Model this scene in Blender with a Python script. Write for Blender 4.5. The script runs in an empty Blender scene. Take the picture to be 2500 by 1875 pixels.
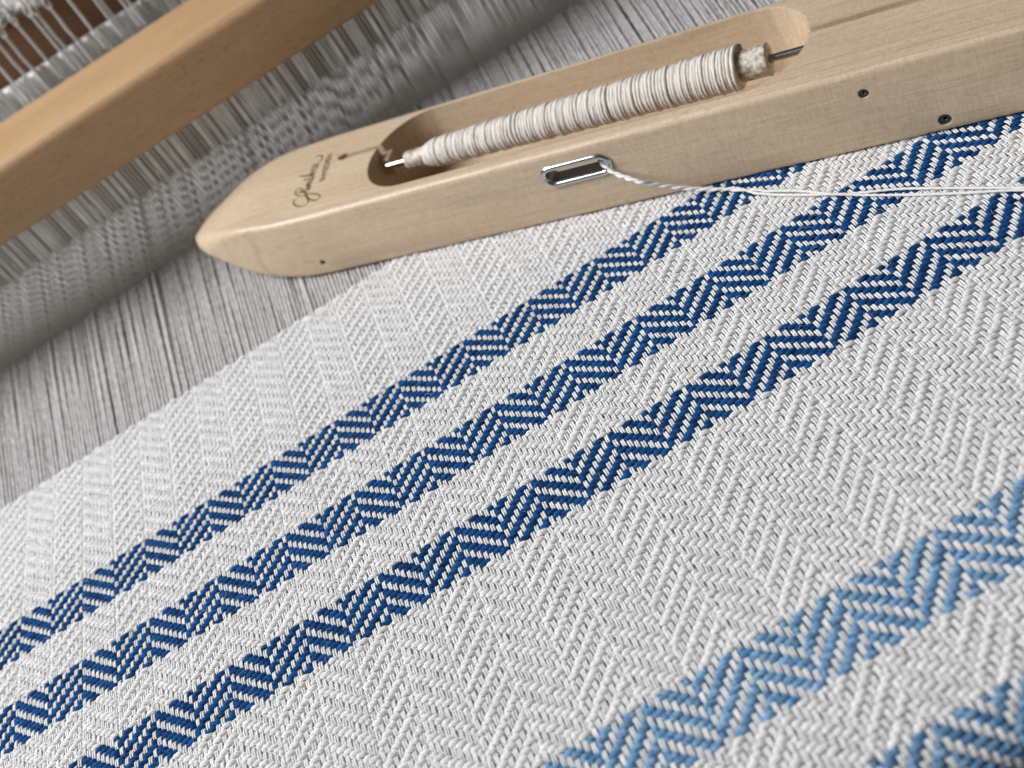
import bpy, bmesh, math, random
import numpy as np
from mathutils import Matrix, Vector

random.seed(7); rng = np.random.default_rng(7)
S = 0.0014                      # one warp end = 1.4 mm; all numbers below are in ends, S turns them into metres
SC = bpy.context.scene
COL = SC.collection

# ------------------------------------------------------------------ camera
cam = bpy.data.cameras.new('camera')
cam.sensor_width = 36; cam.lens = 41.7357
cam.clip_start = 0.01; cam.clip_end = 50
co = bpy.data.objects.new('camera', cam); COL.objects.link(co)
M = Matrix([[0.847771, 0.5270484, 0.0591972, 130.761267*S], [-0.2829481, 0.5438645, -0.7900328, -203.8091568*S],
            [-0.4485808, 0.6530172, 0.6101998, 141.3974514*S], [0, 0, 0, 1]])
co.matrix_world = M
cam.dof.use_dof = True; cam.dof.focus_distance = 214*S; cam.dof.aperture_fstop = 13.5
SC.camera = co

# ------------------------------------------------------------------ room light and window
w = bpy.data.worlds.new("World"); SC.world = w; w.use_nodes = True
w.node_tree.nodes['Background'].inputs[0].default_value = (1.0, 0.96, 0.90, 1)
w.node_tree.nodes['Background'].inputs[1].default_value = 0.075
def area(name, loc, target, sx, sy, power, color):
    l = bpy.data.lights.new(name, 'AREA'); l.shape = 'RECTANGLE'; l.size = sx; l.size_y = sy
    l.energy = power; l.color = color
    o = bpy.data.objects.new(name, l); COL.objects.link(o)
    o.location = loc
    o.rotation_euler = (Vector(target)-Vector(loc)).to_track_quat('-Z', 'Y').to_euler()
    return o
area('window_light', (-0.80, 0.15, 0.98), (0.10, 0.0, 0), 0.8, 0.7, 29.0, (0.985, 0.985, 1.0))
SC.view_settings.view_transform = 'Standard'; SC.view_settings.look = 'None'
SC.view_settings.exposure = 0.0; SC.view_settings.gamma = 1.0
SC.cycles.max_bounces = 8; SC.cycles.diffuse_bounces = 5; SC.cycles.use_denoising = True

# ------------------------------------------------------------------ materials
def lin(r, g, b):
    f = lambda c: (c/255/12.92) if c/255 <= .04045 else ((c/255+.055)/1.055)**2.4
    return (f(r), f(g), f(b), 1)
def base(name, rough=.6, spec=.4):
    m = bpy.data.materials.new(name); m.use_nodes = True
    nt = m.node_tree; b = nt.nodes['Principled BSDF']
    b.inputs['Roughness'].default_value = rough; b.inputs['Specular IOR Level'].default_value = spec
    return m, nt, b
def N(nt, t, **kw):
    n = nt.nodes.new(t)
    for k, v in kw.items(): setattr(n, k, v)
    return n
def math_n(nt, op, a, b=None, c=None):
    n = N(nt, 'ShaderNodeMath', operation=op)
    for i, x in enumerate((a, b, c)):
        if x is None: continue
        if isinstance(x, (int, float)): n.inputs[i].default_value = x
        else: nt.links.new(x, n.inputs[i])
    return n.outputs[0]

def yarn_mat(name, col, col2, fiber=2.3, slant=.55, bump=.55, sheen=.15, heather=.5, rough=.85, sss=.35, vary=.06):
    """cotton yarn: fibre ridges run slanting round the strand (uv.x along, uv.y round)"""
    m, nt, b = base(name, rough, .12)
    uv = N(nt, 'ShaderNodeUVMap'); sep = N(nt, 'ShaderNodeSeparateXYZ'); nt.links.new(uv.outputs[0], sep.inputs[0])
    tc = N(nt, 'ShaderNodeTexCoord'); oi = N(nt, 'ShaderNodeObjectInfo')
    # fibre coordinate
    cmb = N(nt, 'ShaderNodeCombineXYZ')
    fx = math_n(nt, 'MULTIPLY', sep.outputs[0], .9)
    fy = math_n(nt, 'MULTIPLY_ADD', sep.outputs[1], fiber*2.2, math_n(nt, 'MULTIPLY', sep.outputs[0], slant))
    nt.links.new(fx, cmb.inputs[0]); nt.links.new(fy, cmb.inputs[1])
    nt.links.new(math_n(nt, 'MULTIPLY', oi.outputs['Random'], 57.0), cmb.inputs[2])
    no = N(nt, 'ShaderNodeTexNoise'); no.inputs['Scale'].default_value = 1.0; no.inputs['Detail'].default_value = 3
    nt.links.new(cmb.outputs[0], no.inputs['Vector'])
    # slow tone changes along each yarn
    c2 = N(nt, 'ShaderNodeCombineXYZ'); nt.links.new(math_n(nt, 'MULTIPLY', sep.outputs[0], .55), c2.inputs[0])
    nt.links.new(math_n(nt, 'MULTIPLY', oi.outputs['Random'], 91.0), c2.inputs[1])
    n2 = N(nt, 'ShaderNodeTexNoise'); n2.inputs['Scale'].default_value = 1.0; n2.inputs['Detail'].default_value = 2
    nt.links.new(c2.outputs[0], n2.inputs['Vector'])
    f = math_n(nt, 'ADD', math_n(nt, 'MULTIPLY', no.outputs[0], heather), math_n(nt, 'MULTIPLY', n2.outputs[0], 1-heather))
    mr = N(nt, 'ShaderNodeMapRange'); mr.inputs[1].default_value = .38; mr.inputs[2].default_value = .62
    nt.links.new(f, mr.inputs[0])
    mix = N(nt, 'ShaderNodeMix', data_type='RGBA')
    nt.links.new(mr.outputs[0], mix.inputs[0]); mix.inputs[6].default_value = col; mix.inputs[7].default_value = col2
    hs = N(nt, 'ShaderNodeHueSaturation'); nt.links.new(mix.outputs[2], hs.inputs['Color'])
    nt.links.new(math_n(nt, 'MULTIPLY_ADD', oi.outputs['Random'], 2*vary, 1-vary), hs.inputs['Value'])   # no two yarns take the dye alike
    nt.links.new(hs.outputs[0], b.inputs['Base Color'])
    bp = N(nt, 'ShaderNodeBump'); bp.inputs['Strength'].default_value = bump; bp.inputs['Distance'].default_value = .0003
    nt.links.new(no.outputs[0], bp.inputs['Height']); nt.links.new(bp.outputs[0], b.inputs['Normal'])
    b.inputs['Subsurface Weight'].default_value = sss; b.inputs['Subsurface Scale'].default_value = .0005; b.inputs['Subsurface Radius'].default_value = (1, 1, 1)
    b.inputs['Sheen Weight'].default_value = sheen; b.inputs['Sheen Roughness'].default_value = .5
    return m

def wood_mat(name, cols, scale=1.0, axis=0, grain=1.0, rough=.5, fleck=.35, spec=.4, bevel=0.0, coat=0.0, bands=.5, ray_amt=1.0):
    """straight grained timber: long grain along local axis, broad growth bands, short dark flecks"""
    m, nt, b = base(name, rough, spec)
    tc = N(nt, 'ShaderNodeTexCoord')
    def mapped(sx, sy, sz):
        mp = N(nt, 'ShaderNodeMapping'); v = [sx, sy, sz]
        v = v[-axis:]+v[:-axis] if axis else v
        mp.inputs['Scale'].default_value = [c*scale for c in v]; nt.links.new(tc.outputs['Object'], mp.inputs[0]); return mp.outputs[0]
    big = N(nt, 'ShaderNodeTexNoise'); big.inputs['Scale'].default_value = 1; big.inputs['Detail'].default_value = 3; big.inputs['Distortion'].default_value = .6
    nt.links.new(mapped(8, 60, 60), big.inputs['Vector'])
    fine = N(nt, 'ShaderNodeTexNoise'); fine.inputs['Scale'].default_value = 1; fine.inputs['Detail'].default_value = 5
    nt.links.new(mapped(60, 1400, 1400), fine.inputs['Vector'])
    fl = N(nt, 'ShaderNodeTexNoise'); fl.inputs['Scale'].default_value = 1; fl.inputs['Detail'].default_value = 2
    nt.links.new(mapped(300, 1500, 900), fl.inputs['Vector'])
    r = N(nt, 'ShaderNodeValToRGB'); e = r.color_ramp.elements
    e[0].position = .3; e[0].color = cols[0]; e[1].position = .72; e[1].color = cols[1]
    f = math_n(nt, 'ADD', math_n(nt, 'MULTIPLY', big.outputs[0], bands), math_n(nt, 'MULTIPLY', fine.outputs[0], 1-bands))
    nt.links.new(f, r.inputs[0])
    fr = N(nt, 'ShaderNodeMapRange'); fr.inputs[1].default_value = .57; fr.inputs[2].default_value = .72
    nt.links.new(fl.outputs[0], fr.inputs[0])
    ray = N(nt, 'ShaderNodeTexNoise'); ray.inputs['Scale'].default_value = 1; ray.inputs['Detail'].default_value = 3
    nt.links.new(mapped(1500, 700, 300), ray.inputs['Vector'])
    rr_ = N(nt, 'ShaderNodeMapRange'); rr_.inputs[1].default_value = .35; rr_.inputs[2].default_value = .65; rr_.inputs[3].default_value = 1-.09*ray_amt; rr_.inputs[4].default_value = 1+.04*ray_amt
    nt.links.new(ray.outputs[0], rr_.inputs[0])
    rw_ = N(nt, 'ShaderNodeTexWave', wave_type='BANDS', bands_direction='Y'); rw_.inputs['Scale'].default_value = 1; rw_.inputs['Distortion'].default_value = 5; rw_.inputs['Detail'].default_value = 2; rw_.inputs['Detail Scale'].default_value = .6
    nt.links.new(mapped(9, 95, 60), rw_.inputs['Vector'])
    rl = N(nt, 'ShaderNodeMapRange'); rl.inputs[1].default_value = .90; rl.inputs[2].default_value = 1.0; rl.inputs[3].default_value = 1.0; rl.inputs[4].default_value = .88
    nt.links.new(rw_.outputs[1], rl.inputs[0])
    hv = N(nt, 'ShaderNodeHueSaturation'); nt.links.new(math_n(nt, 'MULTIPLY', rr_.outputs[0], rl.outputs[0]), hv.inputs['Value'])
    nt.links.new(r.outputs[0], hv.inputs['Color'])
    mix = N(nt, 'ShaderNodeMix', data_type='RGBA')
    nt.links.new(math_n(nt, 'MULTIPLY', fr.outputs[0], fleck), mix.inputs[0])
    nt.links.new(hv.outputs[0], mix.inputs[6]); mix.inputs[7].default_value = cols[2]
    nt.links.new(mix.outputs[2], b.inputs['Base Color'])
    bp = N(nt, 'ShaderNodeBump'); bp.inputs['Strength'].default_value = .18*grain; bp.inputs['Distance'].default_value = .0002
    nt.links.new(fine.outputs[0], bp.inputs['Height'])
    if bevel:
        bv = N(nt, 'ShaderNodeBevel', samples=4); bv.inputs['Radius'].default_value = bevel; nt.links.new(bv.outputs[0], bp.inputs['Normal'])
    nt.links.new(bp.outputs[0], b.inputs['Normal'])
    b.inputs['Coat Weight'].default_value = coat; b.inputs['Coat Roughness'].default_value = .25
    return m
def metal_mat(name, col, rough=.2, metallic=1.0):
    m, nt, b = base(name, rough, .5); b.inputs['Base Color'].default_value = col; b.inputs['Metallic'].default_value = metallic
    tc = N(nt, 'ShaderNodeTexCoord'); no = N(nt, 'ShaderNodeTexNoise'); no.inputs['Scale'].default_value = 900
    nt.links.new(tc.outputs['Object'], no.inputs['Vector'])
    mr = N(nt, 'ShaderNodeMapRange'); mr.inputs[3].default_value = rough*.7; mr.inputs[4].default_value = rough*1.4
    nt.links.new(no.outputs[0], mr.inputs[0]); nt.links.new(mr.outputs[0], b.inputs['Roughness'])
    return m
WHITE = yarn_mat('white_cotton', (.72, .71, .70, 1), (.84, .83, .82, 1))
WARPW = yarn_mat('white_warp_cotton', (.68, .69, .69, 1), (.81, .82, .82, 1), fiber=1.8, slant=.25, bump=.4)
NAVY = yarn_mat('dark_blue_cotton', (.003, .025, .096, 1), (.015, .11, .325, 1), heather=.55, sheen=.02, sss=0, vary=.16)
SKY = yarn_mat('light_blue_cotton', (.055, .165, .34, 1), (.30, .50, .70, 1), heather=.55, sheen=.04, sss=.1, vary=.14)
SHEET = yarn_mat('shaded_warp_cotton', (.35, .345, .34, 1), (.53, .52, .51, 1), fiber=1.8, slant=.25, bump=.4)  # same white warp yarn, its colour darkened to stand for shade on the sheet
BOBY = yarn_mat('bobbin_cotton', (.72, .675, .61, 1), (.84, .80, .735, 1), fiber=4, slant=.6)
TWINE = yarn_mat('heddle_twine', (.80, .81, .79, 1), (.90, .90, .88, 1), fiber=4, slant=3)
MAPLE = wood_mat('maple_wood', [(.53, .40, .262, 1), (.72, .58, .415, 1), (.38, .27, .17, 1)], rough=.42, fleck=.36, bevel=.0007, coat=.12, grain=1.6)
BEECH = wood_mat('beech_wood', [(.45, .275, .140, 1), (.60, .395, .205, 1), (.20, .09, .045, 1)], rough=.45, fleck=.32, coat=.1, ray_amt=.45)
PALEBAR = wood_mat('pale_grey_bar', [(.70, .69, .66, 1), (.80, .79, .76, 1), (.62, .61, .58, 1)], rough=.6)
BROWN = wood_mat('brown_wood', [(.13, .060, .026, 1), (.19, .092, .042, 1), (.06, .03, .015, 1)], rough=.55)
DARKW = wood_mat('dark_floor_wood', [(.022, .019, .017, 1), (.034, .029, .026, 1), (.012, .011, .01, 1)], scale=.1, rough=.6)
STEEL = metal_mat('polished_steel', (.60, .61, .62, 1), .16)
LINER = metal_mat('dull_steel', (.20, .19, .18, 1), .4)
DARKSTEEL = metal_mat('dark_steel', (.10, .11, .12, 1), .38)
ROD = metal_mat('spindle_steel', (.46, .48, .50, 1), .22)
DENT = metal_mat('reed_steel', (.84, .84, .78, 1), .42, .25)
INK, _nt, _b = base('burnt_brown_mark', .8, .1); _b.inputs['Base Color'].default_value = (.055, .035, .02, 1)
_no = N(_nt, 'ShaderNodeTexNoise'); _no.inputs['Scale'].default_value = 2500
_tc = N(_nt, 'ShaderNodeTexCoord'); _nt.links.new(_tc.outputs['Object'], _no.inputs['Vector'])
_r = N(_nt, 'ShaderNodeValToRGB'); _r.color_ramp.elements[0].color = (.04, .025, .015, 1); _r.color_ramp.elements[1].color = (.16, .10, .055, 1)
_nt.links.new(_no.outputs[0], _r.inputs[0]); _nt.links.new(_r.outputs[0], _b.inputs['Base Color'])
# embossed paper of the quill
PAPER, _nt, _b = base('embossed_paper', .5, .4)
_tc = N(_nt, 'ShaderNodeTexCoord'); _v = N(_nt, 'ShaderNodeTexNoise'); _v.inputs['Scale'].default_value = 520; _v.inputs['Detail'].default_value = 1
_nt.links.new(_tc.outputs['Object'], _v.inputs['Vector'])
_r = N(_nt, 'ShaderNodeValToRGB'); _r.color_ramp.elements[0].position = .35; _r.color_ramp.elements[1].position = .65
_r.color_ramp.elements[0].color = (.30, .25, .18, 1); _r.color_ramp.elements[1].color = (.70, .66, .57, 1)
_nt.links.new(_v.outputs[0], _r.inputs[0]); _nt.links.new(_r.outputs[0], _b.inputs['Base Color'])
_bp = N(_nt, 'ShaderNodeBump'); _bp.inputs['Distance'].default_value = .0006; _bp.inputs['Strength'].default_value = .8
_nt.links.new(_v.outputs[0], _bp.inputs['Height']); _nt.links.new(_bp.outputs[0], _b.inputs['Normal'])

# ------------------------------------------------------------------ mesh helpers
def mesh_np(name, V, F, mat, UV=None, smooth=True):
    me = bpy.data.meshes.new(name)
    V = np.asarray(V, np.float32)*S; F = np.asarray(F, np.int32)
    k = F.shape[1]
    me.vertices.add(len(V)); me.vertices.foreach_set('co', V.ravel())
    me.loops.add(F.size); me.loops.foreach_set('vertex_index', F.ravel())
    me.polygons.add(len(F)); me.polygons.foreach_set('loop_start', np.arange(0, F.size, k, dtype=np.int32))
    me.polygons.foreach_set('use_smooth', np.full(len(F), smooth))
    if UV is not None:
        l = me.uv_layers.new(name='UVMap'); l.data.foreach_set('uv', np.asarray(UV, np.float32)[F.ravel()].ravel() if UV.ndim == 2 and len(UV) == len(V) else UV.ravel().astype(np.float32))
    me.update(calc_edges=True)
    if mat: me.materials.append(mat)
    return me
def link(name, me, parent=None, loc=None):
    o = bpy.data.objects.new(name, me); COL.objects.link(o)
    if parent: o.parent = parent
    if loc is not None: o.location = [c*S for c in loc]
    return o
def empty(name, label, cat, loc=(0, 0, 0), rotz=0, group=None):
    o = bpy.data.objects.new(name, None); COL.objects.link(o); o.empty_display_size = .01
    o.location = [c*S for c in loc]; o.rotation_euler = (0, 0, rotz)
    o['label'] = label; o['category'] = cat
    if group: o['group'] = group
    return o
def tag(o, label, cat, group=None):
    o['label'] = label; o['category'] = cat
    if group: o['group'] = group

def tube(P, rw, rh, m=12, up=(0, 0, 1), lobes=0, amp=0, twist=0, phase=0, closed=False):
    """skin a path: half width rw sideways, half height rh along up; lobes twist along the way. returns V,F,UV"""
    P = np.asarray(P, float); n = len(P)
    if closed: T = np.roll(P, -1, 0)-np.roll(P, 1, 0)
    else: T = np.gradient(P, axis=0)
    T /= np.linalg.norm(T, axis=1)[:, None]+1e-12
    U = np.broadcast_to(np.asarray(up, float), P.shape)
    L = np.cross(U, T); L /= np.linalg.norm(L, axis=1)[:, None]+1e-12
    U = np.cross(T, L)
    arc = np.r_[0, np.cumsum(np.linalg.norm(np.diff(P, axis=0), axis=1))]
    th = np.arange(m)/m*2*np.pi
    mod = 1+amp*np.cos(lobes*(th[None, :]-twist*arc[:, None]-phase)) if lobes else np.ones((n, m))
    rw = np.broadcast_to(rw, (n,)); rh = np.broadcast_to(rh, (n,))
    V = P[:, None, :]+L[:, None, :]*(rw[:, None]*np.cos(th)*mod)[:, :, None]+U[:, None, :]*(rh[:, None]*np.sin(th)*mod)[:, :, None]
    V = V.reshape(-1, 3)
    i = np.arange(n if closed else n-1)[:, None]; j = np.arange(m)[None, :]
    i2 = (i+1) % n; j2 = (j+1) % m
    F = np.stack([i*m+j, i*m+j2, i2*m+j2, i2*m+j], -1).reshape(-1, 4)
    # loop uv without a wrap seam
    u0 = np.broadcast_to(arc[:len(i)][:, None], (len(i), m)); ua = np.r_[arc, arc[-1]+(arc[1]-arc[0])]
    u1 = np.broadcast_to(ua[1:len(i)+1][:, None], (len(i), m))
    v0 = np.broadcast_to((j/m), (len(i), m)); v1 = np.broadcast_to((j+1)/m, (len(i), m))
    UV = np.stack([np.stack([u0, v0], -1), np.stack([u0, v1], -1), np.stack([u1, v1], -1), np.stack([u1, v0], -1)], 2).reshape(-1, 2)
    return V, F, UV
def join(parts):
    V, F, UV, o = [], [], [], 0
    for v, f, u in parts:
        V.append(v); F.append(f+o); UV.append(u); o += len(v)
    return np.concatenate(V), np.concatenate(F), np.concatenate(UV)
def tube_mesh(name, parts, mat):
    V, F, UV = join(parts) if isinstance(parts, list) else parts
    me = mesh_np(name, V, F, mat, UV=np.asarray(UV))
    return me
def catmull(K, per):
    K = np.asarray(K, float); K = np.vstack([2*K[0]-K[1], K, 2*K[-1]-K[-2]])
    out = []
    t = np.arange(per)/per
    for a, b, c, d in zip(K[:-3], K[1:-2], K[2:-1], K[3:]):
        tt = t[:, None]
        out.append(.5*((2*b)+(-a+c)*tt+(2*a-5*b+4*c-d)*tt**2+(-a+3*b-3*c+d)*tt**3))
    out.append(K[-2][None]); return np.concatenate(out)
def box(x0, x1, y0, y1, z0, z1, bev=0.0, seg=2):
    bm = bmesh.new(); bmesh.ops.create_cube(bm, size=1)
    for v in bm.verts: v.co = ((x0 if v.co.x < 0 else x1), (y0 if v.co.y < 0 else y1), (z0 if v.co.z < 0 else z1))
    if bev: bmesh.ops.bevel(bm, geom=bm.edges[:], offset=bev, segments=seg, affect='EDGES', profile=.5)
    return bm
def bm_obj(name, bm, mat, parent=None, smooth_deg=40):
    me = bpy.data.meshes.new(name)
    for v in bm.verts: v.co *= S
    bm.normal_update(); bm.to_mesh(me); bm.free()
    me.polygons.foreach_set('use_smooth', [True]*len(me.polygons)); me.set_sharp_from_angle(angle=math.radians(smooth_deg))
    if mat: me.materials.append(mat)
    return link(name, me, parent)

def prism(poly, z0, z1, plane='xy'):
    bm = bmesh.new()
    f = (lambda a, b, c: (a, b, c)) if plane == 'xy' else (lambda a, b, c: (a, c, b))
    lo = [bm.verts.new(f(a, b, z0)) for a, b in poly]; hi = [bm.verts.new(f(a, b, z1)) for a, b in poly]
    n = len(poly)
    for k in range(n): bm.faces.new((lo[k], lo[(k+1) % n], hi[(k+1) % n], hi[k]))
    bm.faces.new(lo[::-1]); bm.faces.new(hi); bmesh.ops.recalc_face_normals(bm, faces=bm.faces[:]); return bm
def circle2(a, b, n=10): return [(a*math.cos(2*math.pi*k/n), b*math.sin(2*math.pi*k/n)) for k in range(n)]

# ------------------------------------------------------------------ setting
o = bm_obj('floor', box(-1500, 1500, -1500, 1500, -402, -400), DARKW); o['kind'] = 'structure'

# ------------------------------------------------------------------ woven cloth
V0, K0, V1, R1 = 60.0, .00094, 124.5, 8.0
_s = np.arange(-60, 160, .05); _k = np.where(_s < V0, 0, np.where(_s < V1, K0, 1/R1))
_tilt = np.cumsum(_k)*.05; _tilt = np.minimum(_tilt, math.radians(95))
_y = 60-np.r_[0, np.cumsum(np.cos(_tilt[:-1]))*.05]; _z = -np.r_[0, np.cumsum(np.sin(_tilt[:-1]))*.05]
def surf(v):
    return np.interp(v, _s, _y), np.interp(v, _s, _z), np.interp(v, _s, _tilt)
A = .33                                     # how far a yarn rises over, or dips under, the middle of the cloth
X0, X1, PA, PB = -26, 236, -44, 148          # ends and picks that are built
def weft_over(p, j):                        # herringbone: 2/2 twill, reversed and offset every eight ends
    jj = j % 16
    return ((p-jj) % 4 < 2) if jj < 8 else ((p+jj-1) % 4 < 2)
def wave(states, gain=1.22):
    """+-1 states, one per crossing -> heights at crossings and midway between them"""
    s = np.asarray(states, float); mid = (s[:-1]+s[1:])/2*gain
    h = np.empty(2*len(s)-1); h[0::2] = s; h[1::2] = mid; return h*A
cloth = empty('woven_cloth', 'white herringbone cloth with three dark blue and two light blue stripes on the loom', 'cloth', (0, 0, 0))
NV = 3
def bundle(P, rw, rh, k, r, m, up, pitch, phase, per=None):
    """k strands twisted round a path, filling an oval rw x rh"""
    P = np.asarray(P, float); T = np.gradient(P, axis=0); T /= np.linalg.norm(T, axis=1)[:, None]
    U = np.broadcast_to(np.asarray(up, float), P.shape); L = np.cross(U, T); L /= np.linalg.norm(L, axis=1)[:, None]; U = np.cross(T, L)
    arc = np.r_[0, np.cumsum(np.linalg.norm(np.diff(P, axis=0), axis=1))]
    out = []
    for i in range(k):
        a = phase+2*np.pi*i/k+2*np.pi*arc/pitch
        Q = P+L*((rw-r*.92)*np.cos(a))[:, None]+U*((rh-r*.92)*np.sin(a))[:, None]
        out.append(tube(Q, r, r*.96, m, up=up))
    return out
def weft_mesh(ph, var, wavy=0):
    js = np.arange(X0-1, X1+2); h = wave([1 if weft_over(ph, j) else -1 for j in js], 1.14)*1.0
    x = np.linspace(js[0]+.5, js[-1]+.5, len(h))
    r = np.random.default_rng(100+ph*10+var)
    dy = r.normal(0, .05, len(h)); dy = np.convolve(dy, [.25, .5, .25], 'same'); h = h+r.normal(0, .025, len(h))
    if wavy: dy = dy+wavy*np.interp(x, x[::9], r.normal(0, 1, len(x[::9])))
    over = np.clip(h/A, -1, 1)
    K = np.c_[x, dy+.03*over, h, .485+.04*over+r.normal(0, .02, len(h))]
    Q = catmull(K, 3)
    return tube_mesh('weft_yarn', bundle(Q[:, :3], Q[:, 3], Q[:, 3]*.80, 5, .195, 7, (0, 0, 1), 5.2+.5*r.normal(), r.uniform(0, 6)), WHITE)
wm = [[weft_mesh(p, v) for v in range(NV)] for p in range(4)]
def weft_color(p):
    if 0 <= p < 12 or 24 <= p < 36 or 48 <= p < 60: return NAVY
    if 100 <= p < 112 or 124 <= p < 136: return SKY
    return WHITE
beat = 0
for p in range(PA, PB):
    y, z, t = surf(p+.5); beat = .8*beat+rng.normal(0, .045)
    me_ = weft_mesh(p % 4, 50+p, .16 if p == PA else .08) if p < PA+3 else wm[p % 4][rng.integers(NV)]   # the last picks are not beaten dead straight
    o = link('weft_yarn', me_, cloth, (0, y+beat+rng.normal(0, .03), z))
    # each variant is slid by a whole number of pattern repeats so that no two neighbours match
    o.location.x = 0
    o.rotation_euler = (t, 0, rng.normal(0, .0004))
    o.material_slots[0].link = 'OBJECT'; o.material_slots[0].material = weft_color(p)
def warp_mesh(phi, var):
    ps = np.arange(PA-1, PB+1); h = wave([-1 if (p-phi) % 4 < 2 else 1 for p in ps], 1.06)*1.0
    r = np.random.default_rng(500+phi*10+var)
    v = np.linspace(ps[0]+.5, ps[-1]+.5, len(h)); h = h+r.normal(0, .02, len(h))
    h[v < PA+.3] *= .2
    dx = np.convolve(r.normal(0, .05, len(h)), [.25, .5, .25], 'same')
    Q = catmull(np.c_[v, dx, h, .40+.02*np.clip(h/A, -1, 1)+r.normal(0, .012, len(h))], 3)
    y, z, t = surf(Q[:, 0])
    P = np.c_[Q[:, 1], y-np.sin(t)*-Q[:, 2]*-1, z+np.cos(t)*Q[:, 2]]
    P[:, 1] = y-np.sin(t)*Q[:, 2]
    up = np.c_[0*t, -np.sin(t), np.cos(t)]
    L = np.array([1.0, 0, 0]); sp = .20+.015*np.sin(Q[:, 0]*.9+r.uniform(0, 6)); rock = .05*np.sin(Q[:, 0]*.37+r.uniform(0, 6))
    parts = []
    for sg in (-1, 1):
        parts.append(tube(P+L*(sg*sp)[:, None]+up*(sg*rock)[:, None], .205, .19, 8, up=up))
    return tube_mesh('warp_yarn', parts, WARPW)
wp = [[warp_mesh(f, v) for v in range(4)] for f in range(4)]
for j in range(X0, X1):
    jj = j % 16; phi = jj % 4 if jj < 8 else (1-jj) % 4
    link('warp_yarn', wp[phi][rng.integers(4)], cloth, (j+.5+rng.normal(0, .035), 0, 0))

parts = []
for k in range(1500):
    u_, v_ = rng.uniform(-12, 225), rng.uniform(PA+1, 126); y_, z_, t_ = surf(v_)
    if rng.random() < .15: continue
    a_ = rng.uniform(0, 2*math.pi); l_ = rng.uniform(.9, 2.6); c_ = np.array([u_, y_, z_+.62])
    P = np.array([c_+[math.cos(a_)*l_*q+rng.normal(0, .12), math.sin(a_)*l_*q+rng.normal(0, .12), .30*math.sin(3.1*q)+rng.normal(0, .06)] for q in (0, .33, .66, 1)])
    parts.append(tube(catmull(P, 2), .022, .022, 3))
o = link('stray_fibre', tube_mesh('stray_fibre', parts, WHITE), cloth); o['kind'] = 'stuff'

# ------------------------------------------------------------------ warp sheet behind the fell, fanning out to the reed
sheet = empty('warp_sheet', 'open white warp threads stretched between the cloth edge and the reed', 'warp threads', (0, 44, 0))
DP = 1.10                                     # dent pitch: the sheet spreads from 1.00 at the fell to this
def thread_mesh(var):
    r = np.random.default_rng(900+var); y = np.arange(-.6, 127, 2.2)
    env = np.clip(np.minimum(y/14, (66-y)/16), 0, 1)
    P = np.c_[env*np.interp(y, [0, 20, 45, 66, 127], np.r_[0, r.normal(0, .11, 2), 0, 0])+np.convolve(r.normal(0, .05, len(y)), np.ones(3)/3, 'same'), y, np.convolve(r.normal(0, .12, len(y)), np.ones(5)/5, 'same')]
    P[0, 0] = 0
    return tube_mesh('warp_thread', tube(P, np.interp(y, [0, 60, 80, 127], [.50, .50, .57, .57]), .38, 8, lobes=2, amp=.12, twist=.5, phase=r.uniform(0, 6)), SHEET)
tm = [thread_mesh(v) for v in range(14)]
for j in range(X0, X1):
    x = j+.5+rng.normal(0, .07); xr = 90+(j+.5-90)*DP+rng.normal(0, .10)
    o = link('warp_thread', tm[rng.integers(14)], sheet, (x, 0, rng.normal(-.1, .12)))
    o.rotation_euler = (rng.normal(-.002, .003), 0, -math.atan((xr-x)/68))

# ------------------------------------------------------------------ reed
reed = empty('reed', 'metal reed with fine upright dents below the wooden beam', 'reed', (0, 112, 0))
_d = bm_obj('dent', prism(circle2(.32, .50), -16, 37), DENT, None, 50); dm = _d.data; bpy.data.objects.remove(_d)
for j in range(X0-2, X1+2):
    o = link('dent', dm, reed, (90+(j-90)*DP+rng.normal(0, .03), 0, 0)); o.rotation_euler = (0, rng.normal(0, .0012), rng.normal(0, .05))
bm_obj('baulk', box(-44, 264, -2, 2, -19, -15.5, .4), BEECH, reed)
bm_obj('baulk', box(-44, 264, -2, 2, 35.2, 37.5, .2), BEECH, reed)

# ------------------------------------------------------------------ beater beam above the reed
def extrude_profile(prof, x0, x1, nseg=1):
    bm = bmesh.new(); rows = []
    for x in np.linspace(x0, x1, nseg+1): rows.append([bm.verts.new((x, a, b)) for a, b in prof])
    n = len(prof)
    for A_, B_ in zip(rows[:-1], rows[1:]):
        for k in range(n): bm.faces.new((A_[k], A_[(k+1) % n], B_[(k+1) % n], B_[k]))
    bm.faces.new(rows[0][::-1]); bm.faces.new(rows[-1])
    bmesh.ops.recalc_face_normals(bm, faces=bm.faces[:]); return bm
def rounded(x0, x1, y0, y1, r, seg=6):       # r: radii bottom-left, bottom-right, top-right, top-left
    out = []
    for (cx, cy, a0, rr) in ((x0+r[0], y0+r[0], 180, r[0]), (x1-r[1], y0+r[1], 270, r[1]), (x1-r[2], y1-r[2], 0, r[2]), (x0+r[3], y1-r[3], 90, r[3])):
        for k in range(seg+1):
            a = math.radians(a0+90*k/seg); out.append((cx+rr*math.cos(a), cy+rr*math.sin(a)))
    return out
o = bm_obj('beater_beam', extrude_profile(rounded(101.5, 133.3, 34.3, 52.4, (.9, 1, 1.5, 3.0)), -260, 330), BEECH)
tag(o, 'wooden beater beam with a rounded front edge crossing the top left corner', 'beam')

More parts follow.
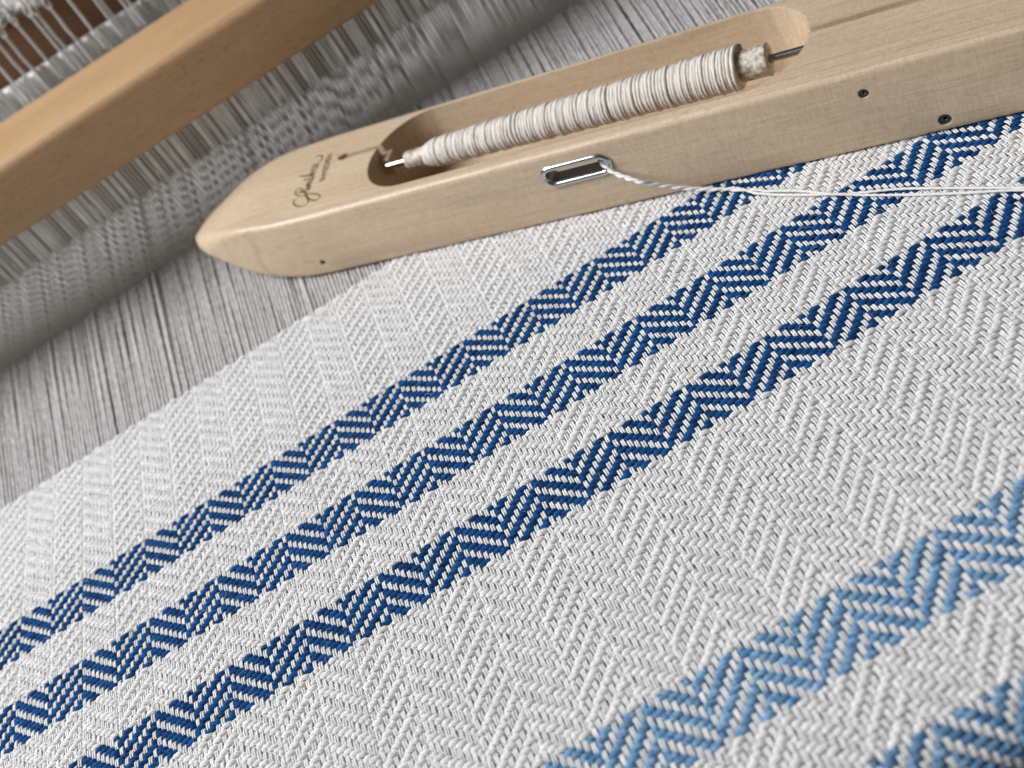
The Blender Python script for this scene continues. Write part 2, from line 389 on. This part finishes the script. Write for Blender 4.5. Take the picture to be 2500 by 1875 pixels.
# ------------------------------------------------------------------ heddles and shaft behind the beam
shaft = empty('heddle_shaft', 'white string heddles packed tight on a bar behind the beam', 'heddle shaft', (0, 167, 0))
bm_obj('shaft_bar', box(-60, 270, .5, 5.5, 33, 49.4, .3), PALEBAR, shaft)
def heddle_mesh(var):
    r = np.random.default_rng(300+var); parts = []
    for sx in (-.30, .30):
        z = np.linspace(33 if var > 2 else -6, 50.6, 12)
        P = np.c_[sx+r.normal(0, .14, 12), r.normal(0, .10, 12)-.25, z]
        parts.append(tube(catmull(P, 2), .33, .30, 6, up=(0, -.9, .43), lobes=2, amp=.15, twist=1.5))
    return tube_mesh('heddle', parts, TWINE)
hm = [heddle_mesh(v) for v in range(5)]
x = -40.0
while x < 240:
    o = link('heddle', hm[rng.integers(5)], shaft, (x, rng.normal(0, .12), rng.normal(0, .12))); o.rotation_euler = (0, rng.normal(0, .012), 0)
    x += rng.choice([.9, 1.3, 1.8, 2.6], p=[.35, .35, .2, .1])
o = bm_obj('shaft_board', box(-80, 300, 178, 182.5, -40, 62.2, .8), BROWN)
tag(o, 'dark brown wooden board standing behind the tall white heddle strings', 'board')
tops = [(31.8, 65.6), (35.9, 65.2), (38.6, 64.6), (44.0, 65.7), (48.7, 65.6), (51.4, 64.9), (54.3, 64.5), (59.7, 66), (66.0, 66.2), (67.3, 66), (72.2, 65.8), (74.3, 65.6)]
ORD = 'first second third fourth fifth sixth seventh eighth ninth tenth eleventh twelfth'.split()
def long_heddle(var):
    r = np.random.default_rng(700+var)
    z = np.array([44, 48, 52, 56, 60, 63.2]); wob = r.normal(0, .06, 6)
    P = np.c_[wob, np.zeros(6), z]
    body = tube(catmull(P, 8), .42, .42, 8, up=(0, -1, 0), lobes=3, amp=.16, twist=2.0)
    a = np.linspace(-math.pi/2, 1.5*math.pi, 25)[:-1]
    loop = tube(np.c_[.62*np.cos(a), .25*np.cos(a), 64.6+1.45*np.sin(a)], .34, .34, 7, up=(0, -1, 0), closed=True)
    a = np.linspace(0, 2*math.pi, 13)[:-1]
    k1 = tube(np.c_[.45*np.cos(a), .45*np.sin(a), 63.1+0*a], .30, .34, 6, closed=True)
    k2 = tube(np.c_[.42*np.cos(a), .42*np.sin(a), 66.2+0*a], .30, .34, 6, closed=True)
    top = tube(catmull(np.array([[0, 0, 66.1], [.2, .2, 68.5], [.1, .3, 72], [-.2, .2, 80], [0, 0, 95]]), 6), .42, .42, 8, up=(0, -1, 0), lobes=3, amp=.16, twist=2)
    return tube_mesh('long_heddle', [body, loop, k1, k2, top], TWINE)
lh = [long_heddle(v) for v in range(4)]
for i, (x, zt) in enumerate(tops):
    o = link('long_heddle', lh[i % 4], None, (x, 165, zt-64.6-.3)); o.rotation_euler = (0, rng.normal(0, .006), rng.uniform(-.6, .6))
    tag(o, ORD[i]+' tall white heddle string before the brown board, counted from the left edge', 'heddle', 'tall heddle strings above the beam')
# loose white yarn heaped over the board's top edge
parts = []
for k in range(120):
    c = np.array([rng.uniform(22, 56), rng.uniform(176, 190), rng.uniform(63.0, 69)+0])
    n = 7; P = c+np.cumsum(rng.normal(0, 1.3, (n, 3))*[1.2, .8, .5], 0); P[:, 2] = np.maximum(P[:, 2], 62.9)
    parts.append(tube(catmull(P, 5), .33, .33, 6, up=(.1, -1, .2), lobes=2, amp=.15, twist=1.2))
o = link('yarn_tangle', tube_mesh('yarn_tangle', parts, TWINE)); o['kind'] = 'stuff'
tag(o, 'loose tangle of white yarn heaped on the brown board in the top left corner', 'yarn')

# ------------------------------------------------------------------ knee beam under the front edge of the cloth
o = bm_obj('breast_beam', extrude_profile(rounded(-131.4, -108, -46, -3.4, (2, 2, 6.0, 7.0)), -200, 340), BROWN)
tag(o, 'dark wooden breast beam under the front fold of the cloth', 'beam')

# ------------------------------------------------------------------ shuttle (local x along its length, y across, z up from its base)
TH = math.atan2(-.5537, .8327); Z0 = .78
def shuttle_to_world(s, n): return (s*.8327+n*.5537, -s*.5537+n*.8327)
cx, cy = shuttle_to_world(115, 112.1)
sh = empty('boat_shuttle', 'pale wooden boat shuttle with an open well lying across the cloth', 'shuttle', (cx, cy, Z0), TH)
HW, ZT = 17.1, 18.4-Z0
LEN = 129.0                                   # half length
def body_bm():
    bm = bmesh.new(); rings = []
    q = np.r_[0, np.cumsum(np.linspace(.12, 2.6, 36))]; q = q/q[-1]*52
    st = np.r_[q, np.arange(57, LEN, 6), [LEN]]; st = np.r_[st, 2*LEN-st[::-1][1:]]
    for s_ in st:
        e = min(s_, 2*LEN-s_)                 # distance from the nearer tip
        a = max(0, 1-e/50); wv = HW*math.sqrt(max(0, 1-a**2.05))+.02
        zt = ZT-6.6*max(0, 1-e/30)**2.0; zb = 8.8*max(0, 1-e/44)**2.4
        hh = (zt-zb)/2
        rt = min(wv, hh, 1.5+5.5*max(0, 1-e/26)**1.5); rb = min(wv, hh, 1.0+7*max(0, 1-e/40)**1.5)
        if e < 1.3:                           # round off the very tip
            f = math.sqrt(max(.0, 1-(1-e/1.3)**2)); zc = (zt+zb)/2; zt = zc+hh*max(f, .02); zb = zc-hh*max(f, .02); rt = min(rt, hh*max(f, .02)*.95); rb = rt
        pts = []
        for (sy, sz, a0, rr) in ((1, -1, 270, rb), (1, 1, 0, rt), (-1, 1, 90, rt), (-1, -1, 180, rb)):
            yc = sy*(wv-rr); zc = (zt-rr) if sz > 0 else (zb+rr)
            for k in range(7):
                an = math.radians(a0+90*k/6); pts.append((yc+rr*math.cos(an), zc+rr*math.sin(an)))
        rings.append([bm.verts.new((s_-115, y, z)) for y, z in pts])
    n = len(rings[0])
    for A_, B_ in zip(rings[:-1], rings[1:]):
        for k in range(n): bm.faces.new((A_[k], A_[(k+1) % n], B_[(k+1) % n], B_[k]))
    bm.faces.new(rings[0][::-1]); bm.faces.new(rings[-1]); bmesh.ops.recalc_face_normals(bm, faces=bm.faces[:])
    return bm
def stadium(x0, x1, y0, y1, ax, seg=20, p=2.0):
    """slot outline with elliptical ends of depth ax"""
    yc, b = (y0+y1)/2, (y1-y0)/2; out = []
    for k in range(seg+1):
        a = -math.pi/2+math.pi*k/seg; out.append((x1-ax+ax*abs(math.cos(a))**(2/p), yc+b*math.copysign(abs(math.sin(a))**(2/p), math.sin(a))))
    for k in range(seg+1):
        a = math.pi/2+math.pi*k/seg; out.append((x0+ax-ax*abs(math.cos(a))**(2/p), yc+b*math.copysign(abs(math.sin(a))**(2/p), math.sin(a))))
    return out
def circle(x, y, r, n=20): return [(x+r*math.cos(2*math.pi*k/n), y+r*math.sin(2*math.pi*k/n)) for k in range(n)]
body = bm_obj('body', body_bm(), MAPLE)
WX0, WX1, WY0, WY1 = 61.8-115, 168.2-115, -13.75, 15.2
EX, EZ = 118.2-115, 12.55-Z0                  # eyelet centre
cuts = [prism(stadium(WX0, WX1, WY0, WY1, 13.2), 1.8, 30),
        prism(stadium(49.9-115, 66-115, 4.3, 5.9, .8, 6), ZT-2.6, 30),
        prism(circle(51.9-115, 5.1, 1.35), ZT-9, 30),
        prism(stadium(160-115, 191-115, 1.2-.35, 3.1-.35, .95, 8), ZT-2.4, 30),
        prism(stadium(EX-7.1, EX+7.1, EZ-1.75, EZ+1.75, 1.75, 10), -30, WY0+2, 'xz'),
        prism(circle(45.1-115, 4.71-Z0, .75), -30, -HW+2.2, 'xz'),
        prism(circle(178.4-115, 13.4-Z0, 1.0), -30, -HW+2.2, 'xz'),
        prism(circle(190.7-115, 3.45-Z0, 1.2), -30, -HW+2.2, 'xz'),
        prism(circle(8, (ZT+1)/2-1, .1, 4), 100, 101)]
for c in cuts[:-1]:
    c_o = bm_obj('cut', c, None)
    md = body.modifiers.new('cut', 'BOOLEAN'); md.operation = 'DIFFERENCE'; md.solver = 'EXACT'; md.object = c_o
cuts[-1].free()
dg = bpy.context.evaluated_depsgraph_get()
me2 = bpy.data.meshes.new_from_object(body.evaluated_get(dg)); me2.name = 'body'
body.modifiers.clear(); body.data = me2
me2.polygons.foreach_set('use_smooth', [True]*len(me2.polygons)); me2.set_sharp_from_angle(angle=math.radians(32))
for c_o in [c for c in bpy.data.objects if c.name.startswith('cut')]: bpy.data.objects.remove(c_o)
body.parent = sh
# metal eye
def stad_path(hx, hz, y, n=14):
    pts = []
    for k in range(n+1):
        a = -math.pi/2+math.pi*k/n; pts.append((EX+hx-hz+hz*math.cos(a), y, EZ+hz*math.sin(a)))
    for k in range(n+1):
        a = math.pi/2+math.pi*k/n; pts.append((EX-hx+hz+hz*math.cos(a), y, EZ+hz*math.sin(a)))
    P = np.array(pts); out = []
    for a_, b_ in zip(P, np.roll(P, -1, 0)):
        k = max(1, int(np.linalg.norm(b_-a_)/.8)); out += [a_+(b_-a_)*i/k for i in range(k)]
    return np.array(out)
eye = tube(stad_path(7.65, 2.15, -HW-.05), .70, .62, 12, up=(0, 1, 0), closed=True)
link('thread_eye', tube_mesh('thread_eye', eye, STEEL), sh)
lin_p = [stad_path(7.0, 1.62, y) for y in (-HW-.1, -HW+1.5, WY0+.4)]
Vl = np.concatenate(lin_p); nl = len(lin_p[0]); Fl = np.array([[r*nl+k, r*nl+(k+1) % nl, (r+1)*nl+(k+1) % nl, (r+1)*nl+k] for r in range(2) for k in range(nl)])
link('eye_liner', mesh_np('eye_liner', Vl, Fl, LINER), sh)
# roll pins sunk in the front side
for (px_, pz_, r_) in ((45.1-115, 4.71-Z0, .72), (178.4-115, 13.4-Z0, .97), (190.7-115, 3.45-Z0, 1.17)):
    prof = [(r_, 1.6), (r_, .0), (r_*.86, -.08), (r_*.34, -.02), (r_*.22, .25), (r_*.22, 1.2)]; n = 18
    Vp = np.array([(px_+rr*math.cos(2*math.pi*k/n), -HW+.32+dy, pz_+rr*math.sin(2*math.pi*k/n)) for rr, dy in prof for k in range(n)])
    Fp = np.array([[a*n+k, a*n+(k+1) % n, (a+1)*n+(k+1) % n, (a+1)*n+k] for a in range(len(prof)-1) for k in range(n)])
    link('pin', mesh_np('pin', Vp, Fp, DARKSTEEL), sh)
BY, BZ = .4, 15.3-Z0                           # axis of spindle and bobbin
link('spindle', tube_mesh('spindle', tube(np.array([[WX0+3, BY, BZ], [0, BY, BZ], [WX1+3, BY, BZ]]), .82, .82, 16), ROD), sh)
blk = box(-54.6, -50.3, 2.2, 6.4, 10.6, 15.2, .35); bm_obj('spindle_holder', blk, MAPLE, sh)
bm_obj('plug', box(190.0-115, 192.6-115, .9, 2.7, ZT-2.3, ZT+.15, .5), TWINE, sh)
# burnt script and block letters on the top face
STROKES = [[[-72.4, -8.23], [-72.98, -8.44], [-72.82, -9.29], [-72.14, -10.3], [-70.95, -11.21], [-69.35, -11.86], [-68.14, -11.86], [-67.53, -11.28], [-67.74, -10.29], [-68.6, -9.09], [-69.72, -7.79], [-70.6, -6.3], [-71.54, -5.17], [-72.77, -4.16], [-73.77, -3.93], [-74.22, -4.54], [-73.79, -5.63], [-72.62, -6.74], [-71.34, -7.39], [-70.41, -7.48], [-69.48, -7.34], [-68.41, -7.51], [-66.85, -8.09], [-65.47, -8.76], [-64.36, -9.84], [-64.47, -10.59], [-65.18, -10.95], [-66.41, -10.6], [-67.82, -9.61], [-69.07, -8.27], [-70.07, -7.14]]]
LET = [[(-7.3, .1), (-6.9, 1.2), (-6.5, 2.6), (-6.2, 3.0), (-6.15, 2.3), (-6.4, .9), (-6.2, .1), (-5.7, .3)],
       [(-5.7, .3), (-5.2, 1.5), (-5.3, .5), (-5.1, .05), (-4.7, .3)], [(-5.1, 2.15), (-5.0, 2.3)],
       [(-4.7, .3), (-4.3, 1.45), (-4.4, .05), (-3.9, 1.2), (-3.5, 1.5), (-3.4, .9), (-3.5, .05), (-3.0, 1.2), (-2.55, 1.5), (-2.45, .8), (-2.45, .1), (-2.0, .2)],
       [(-.55, 1.4), (-1.1, 1.6), (-1.7, .9), (-1.5, .1), (-.9, .2), (-.55, 1.4), (-.6, .4), (-.3, .05), (.2, .4)],
       [(-1.3, 2.35), (-1.0, 2.75), (-.7, 2.35), (-1.0, 2.1), (-1.3, 2.35)],
       [(.2, .4), (.6, 2.2), (1.2, 4.6), (1.0, 3.2), (.75, .05)], [(.75, .6), (1.4, 1.5), (1.8, 1.35), (1.5, .8), (1.0, .75), (1.7, .1), (2.3, .2)],
       [(2.3, .2), (2.7, 1.5), (3.1, 1.6), (3.3, 1.4), (3.3, .6), (3.5, .05), (4.0, .3)],
       [(5.5, 1.4), (4.9, 1.7), (4.2, 1.0), (4.3, .1), (5.0, .2), (5.5, 1.4), (5.5, .5), (6.0, .1), (7.6, -.5), (9.0, -.2), (9.6, .6), (9.5, 1.5), (9.0, 1.9)]]
B0, B1 = np.array([-69.2, -6.9]), np.array([-71.2, 5.4])         # baseline of the small letters
def on_base(x, y):
    d_ = (B1-B0)/np.linalg.norm(B1-B0); u_ = np.array([-1.0, .13]); p_ = B0+d_*(x*.93+6.9)+u_*y*1.15; return (p_[0], p_[1])
parts = []
for si, st in enumerate([STROKES[0]]+[[on_base(*q) for q in l_] for l_ in LET]):
    P = np.array([(a, b, ZT+.005) for a, b in st])
    Q = catmull(P, 6); wd = .15+.07*np.abs(np.sin(np.linspace(0, 3.0*len(st)/6, len(Q))))
    parts.append(tube(Q, wd, .02, 6))
link('script_mark', tube_mesh('script_mark', parts, INK), sh)
cu = bpy.data.curves.new('word', 'FONT'); cu.body = 'SWEDEN'; cu.size = 1; cu.extrude = .012; cu.offset = .03; cu.space_character = 1.06
wo = bpy.data.objects.new('word', cu); COL.objects.link(wo); bpy.context.view_layer.update()
wme = bpy.data.meshes.new_from_object(wo.evaluated_get(bpy.context.evaluated_depsgraph_get())); bpy.data.objects.remove(wo); wme.name = 'word_mark'
wx = [v.co.x for v in wme.vertices]; wy = [v.co.y for v in wme.vertices]; lx, ly = max(wx)-min(wx), max(wy)-min(wy)
b0, b1, t0 = np.array([-65.68, -3.14]), np.array([-68.01, 8.2]), np.array([-67.4, -3.6])
for v in wme.vertices:
    a, h = (v.co.x-min(wx))/lx, (v.co.y-min(wy))/ly; q_ = b0+(b1-b0)*a+(t0-b0)*h
    v.co = (q_[0]*S, q_[1]*S, (ZT+.006+v.co.z)*S)
wme.materials.clear(); wme.materials.append(INK); link('word_mark', wme, sh)

# ------------------------------------------------------------------ bobbin in the shuttle
bob = empty('bobbin', 'paper quill wound with white yarn inside the shuttle well', 'bobbin', (cx, cy, Z0), TH)
def lathe(prof, n=28):
    V = np.array([(x_, BY+r_*math.cos(2*math.pi*k/n), BZ+r_*math.sin(2*math.pi*k/n)) for x_, r_ in prof for k in range(n)])
    F = np.array([[a*n+k, (a+1)*n+k, (a+1)*n+(k+1) % n, a*n+(k+1) % n] for a in range(len(prof)-1) for k in range(n)]); return V, F
q0 = [(-44.4, 1.0), (-44.4, 1.95), (-43.6, 2.15), (-38, 2.2), (37.5, 2.6), (38.3, 3.15), (39, 3.2), (43.6, 3.25), (44.2, 3.4), (44.4, 3.1), (44.4, 1.0)]
link('quill', mesh_np('quill', *lathe(q0), PAPER), bob)
parts = []; xs, ang = [], []
x = -38.6; a = 0; k = 0
sl = 0
P = []
cl = 0
while x < 38.2:
    a += 2*math.pi/26; k += 1
    if k % 26 == 0:
        sl = rng.normal(0, .05)
        cl = .62+rng.normal(0, .16)
        if rng.random() < .10: cl += .5
    x += cl/26
    t_ = (x+38.6)/77
    r_ = 2.95+1.3*t_**.9; r_ *= min(1, .72+.28*math.sqrt(min(1, max(0, t_)/.045)))
    r_ += .10*math.sin(x*1.7)+.07*math.sin(x*4.1+1)+rng.normal(0, .012)
    P.append((x+(.35+sl)*math.sin(a+.6), BY+r_*math.cos(a), BZ+r_*math.sin(a)))
P = np.array(P); up = P-np.c_[P[:, 0], np.full(len(P), BY), np.full(len(P), BZ)]; up /= np.linalg.norm(up, axis=1)[:, None]
link('wound_yarn', tube_mesh('wound_yarn', tube(P, .45, .36, 8, up=up, lobes=2, amp=.10, twist=.9), BOBY), bob)
core = [(x_, 2.5+1.3*((x_+38.6)/77)**.9) for x_ in np.linspace(-38.2, 38, 14)]
link('inner_layer', mesh_np('inner_layer', *lathe([(core[0][0], 1.5)]+core+[(core[-1][0], 1.5)]), BOBY), bob)

# ------------------------------------------------------------------ yarn running out of the eye and over the cloth
strands = []
la = [[156.4, 13.4, 12.2], [156.3, 11.6, 11.9], [156.6, 9.6, 11.3], [157.6, 7.3, 10.2], [160.16, 2.64, 9.0], [162.71, 1.55, 7.0], [166.56, -.51, 4.5], [170.41, -3.05, 2.7]]
A_ = [[175.45, -7.41, 1.6], [179.31, -12.79, 1.3], [183.68, -18.44, 1.3], [188.16, -25.71, 1.3], [191.67, -29.49, 1.35], [196.58, -34.21, 1.3], [202.68, -41.77, 1.3], [210.04, -51.15, 1.3], [222, -66, 1.3]]
B_ = [[175.33, -7.65, 1.6], [178.83, -13.71, 1.3], [183.07, -19.55, 1.3], [187.15, -25.14, 1.7], [191.3, -30.11, 1.3], [195.66, -35.7, 1.3], [201.88, -42.99, 1.3], [209.66, -51.68, 1.35], [223, -67.5, 1.3]]
for k, br in enumerate((A_, B_)):
    Q = catmull(np.array(la+br), 14); arc = np.r_[0, np.cumsum(np.linalg.norm(np.diff(Q, axis=0), axis=1))]
    amt = np.interp(arc, [0, 20, 34, 42], [.22, .22, .14, .0])
    L = np.cross(np.gradient(Q, axis=0), [0, 0, 1]); L /= np.linalg.norm(L, axis=1)[:, None]+1e-9
    ph = arc*1.25+k*math.pi
    Q = Q+L*(amt*np.cos(ph))[:, None]+np.c_[0*ph, 0*ph, amt*np.sin(ph)]
    strands.append(tube(Q, np.interp(arc, [0, 30, 45], [.33, .30, .25]), np.interp(arc, [0, 30, 45], [.33, .30, .25]), 10, lobes=2, amp=np.interp(arc, [0, 30, 45], [.08, .15, .26])[:, None], twist=2.0))
o = link('loose_yarn', tube_mesh('loose_yarn', strands, WHITE)); tag(o, 'white two ply yarn running from the metal eye across the cloth', 'yarn')
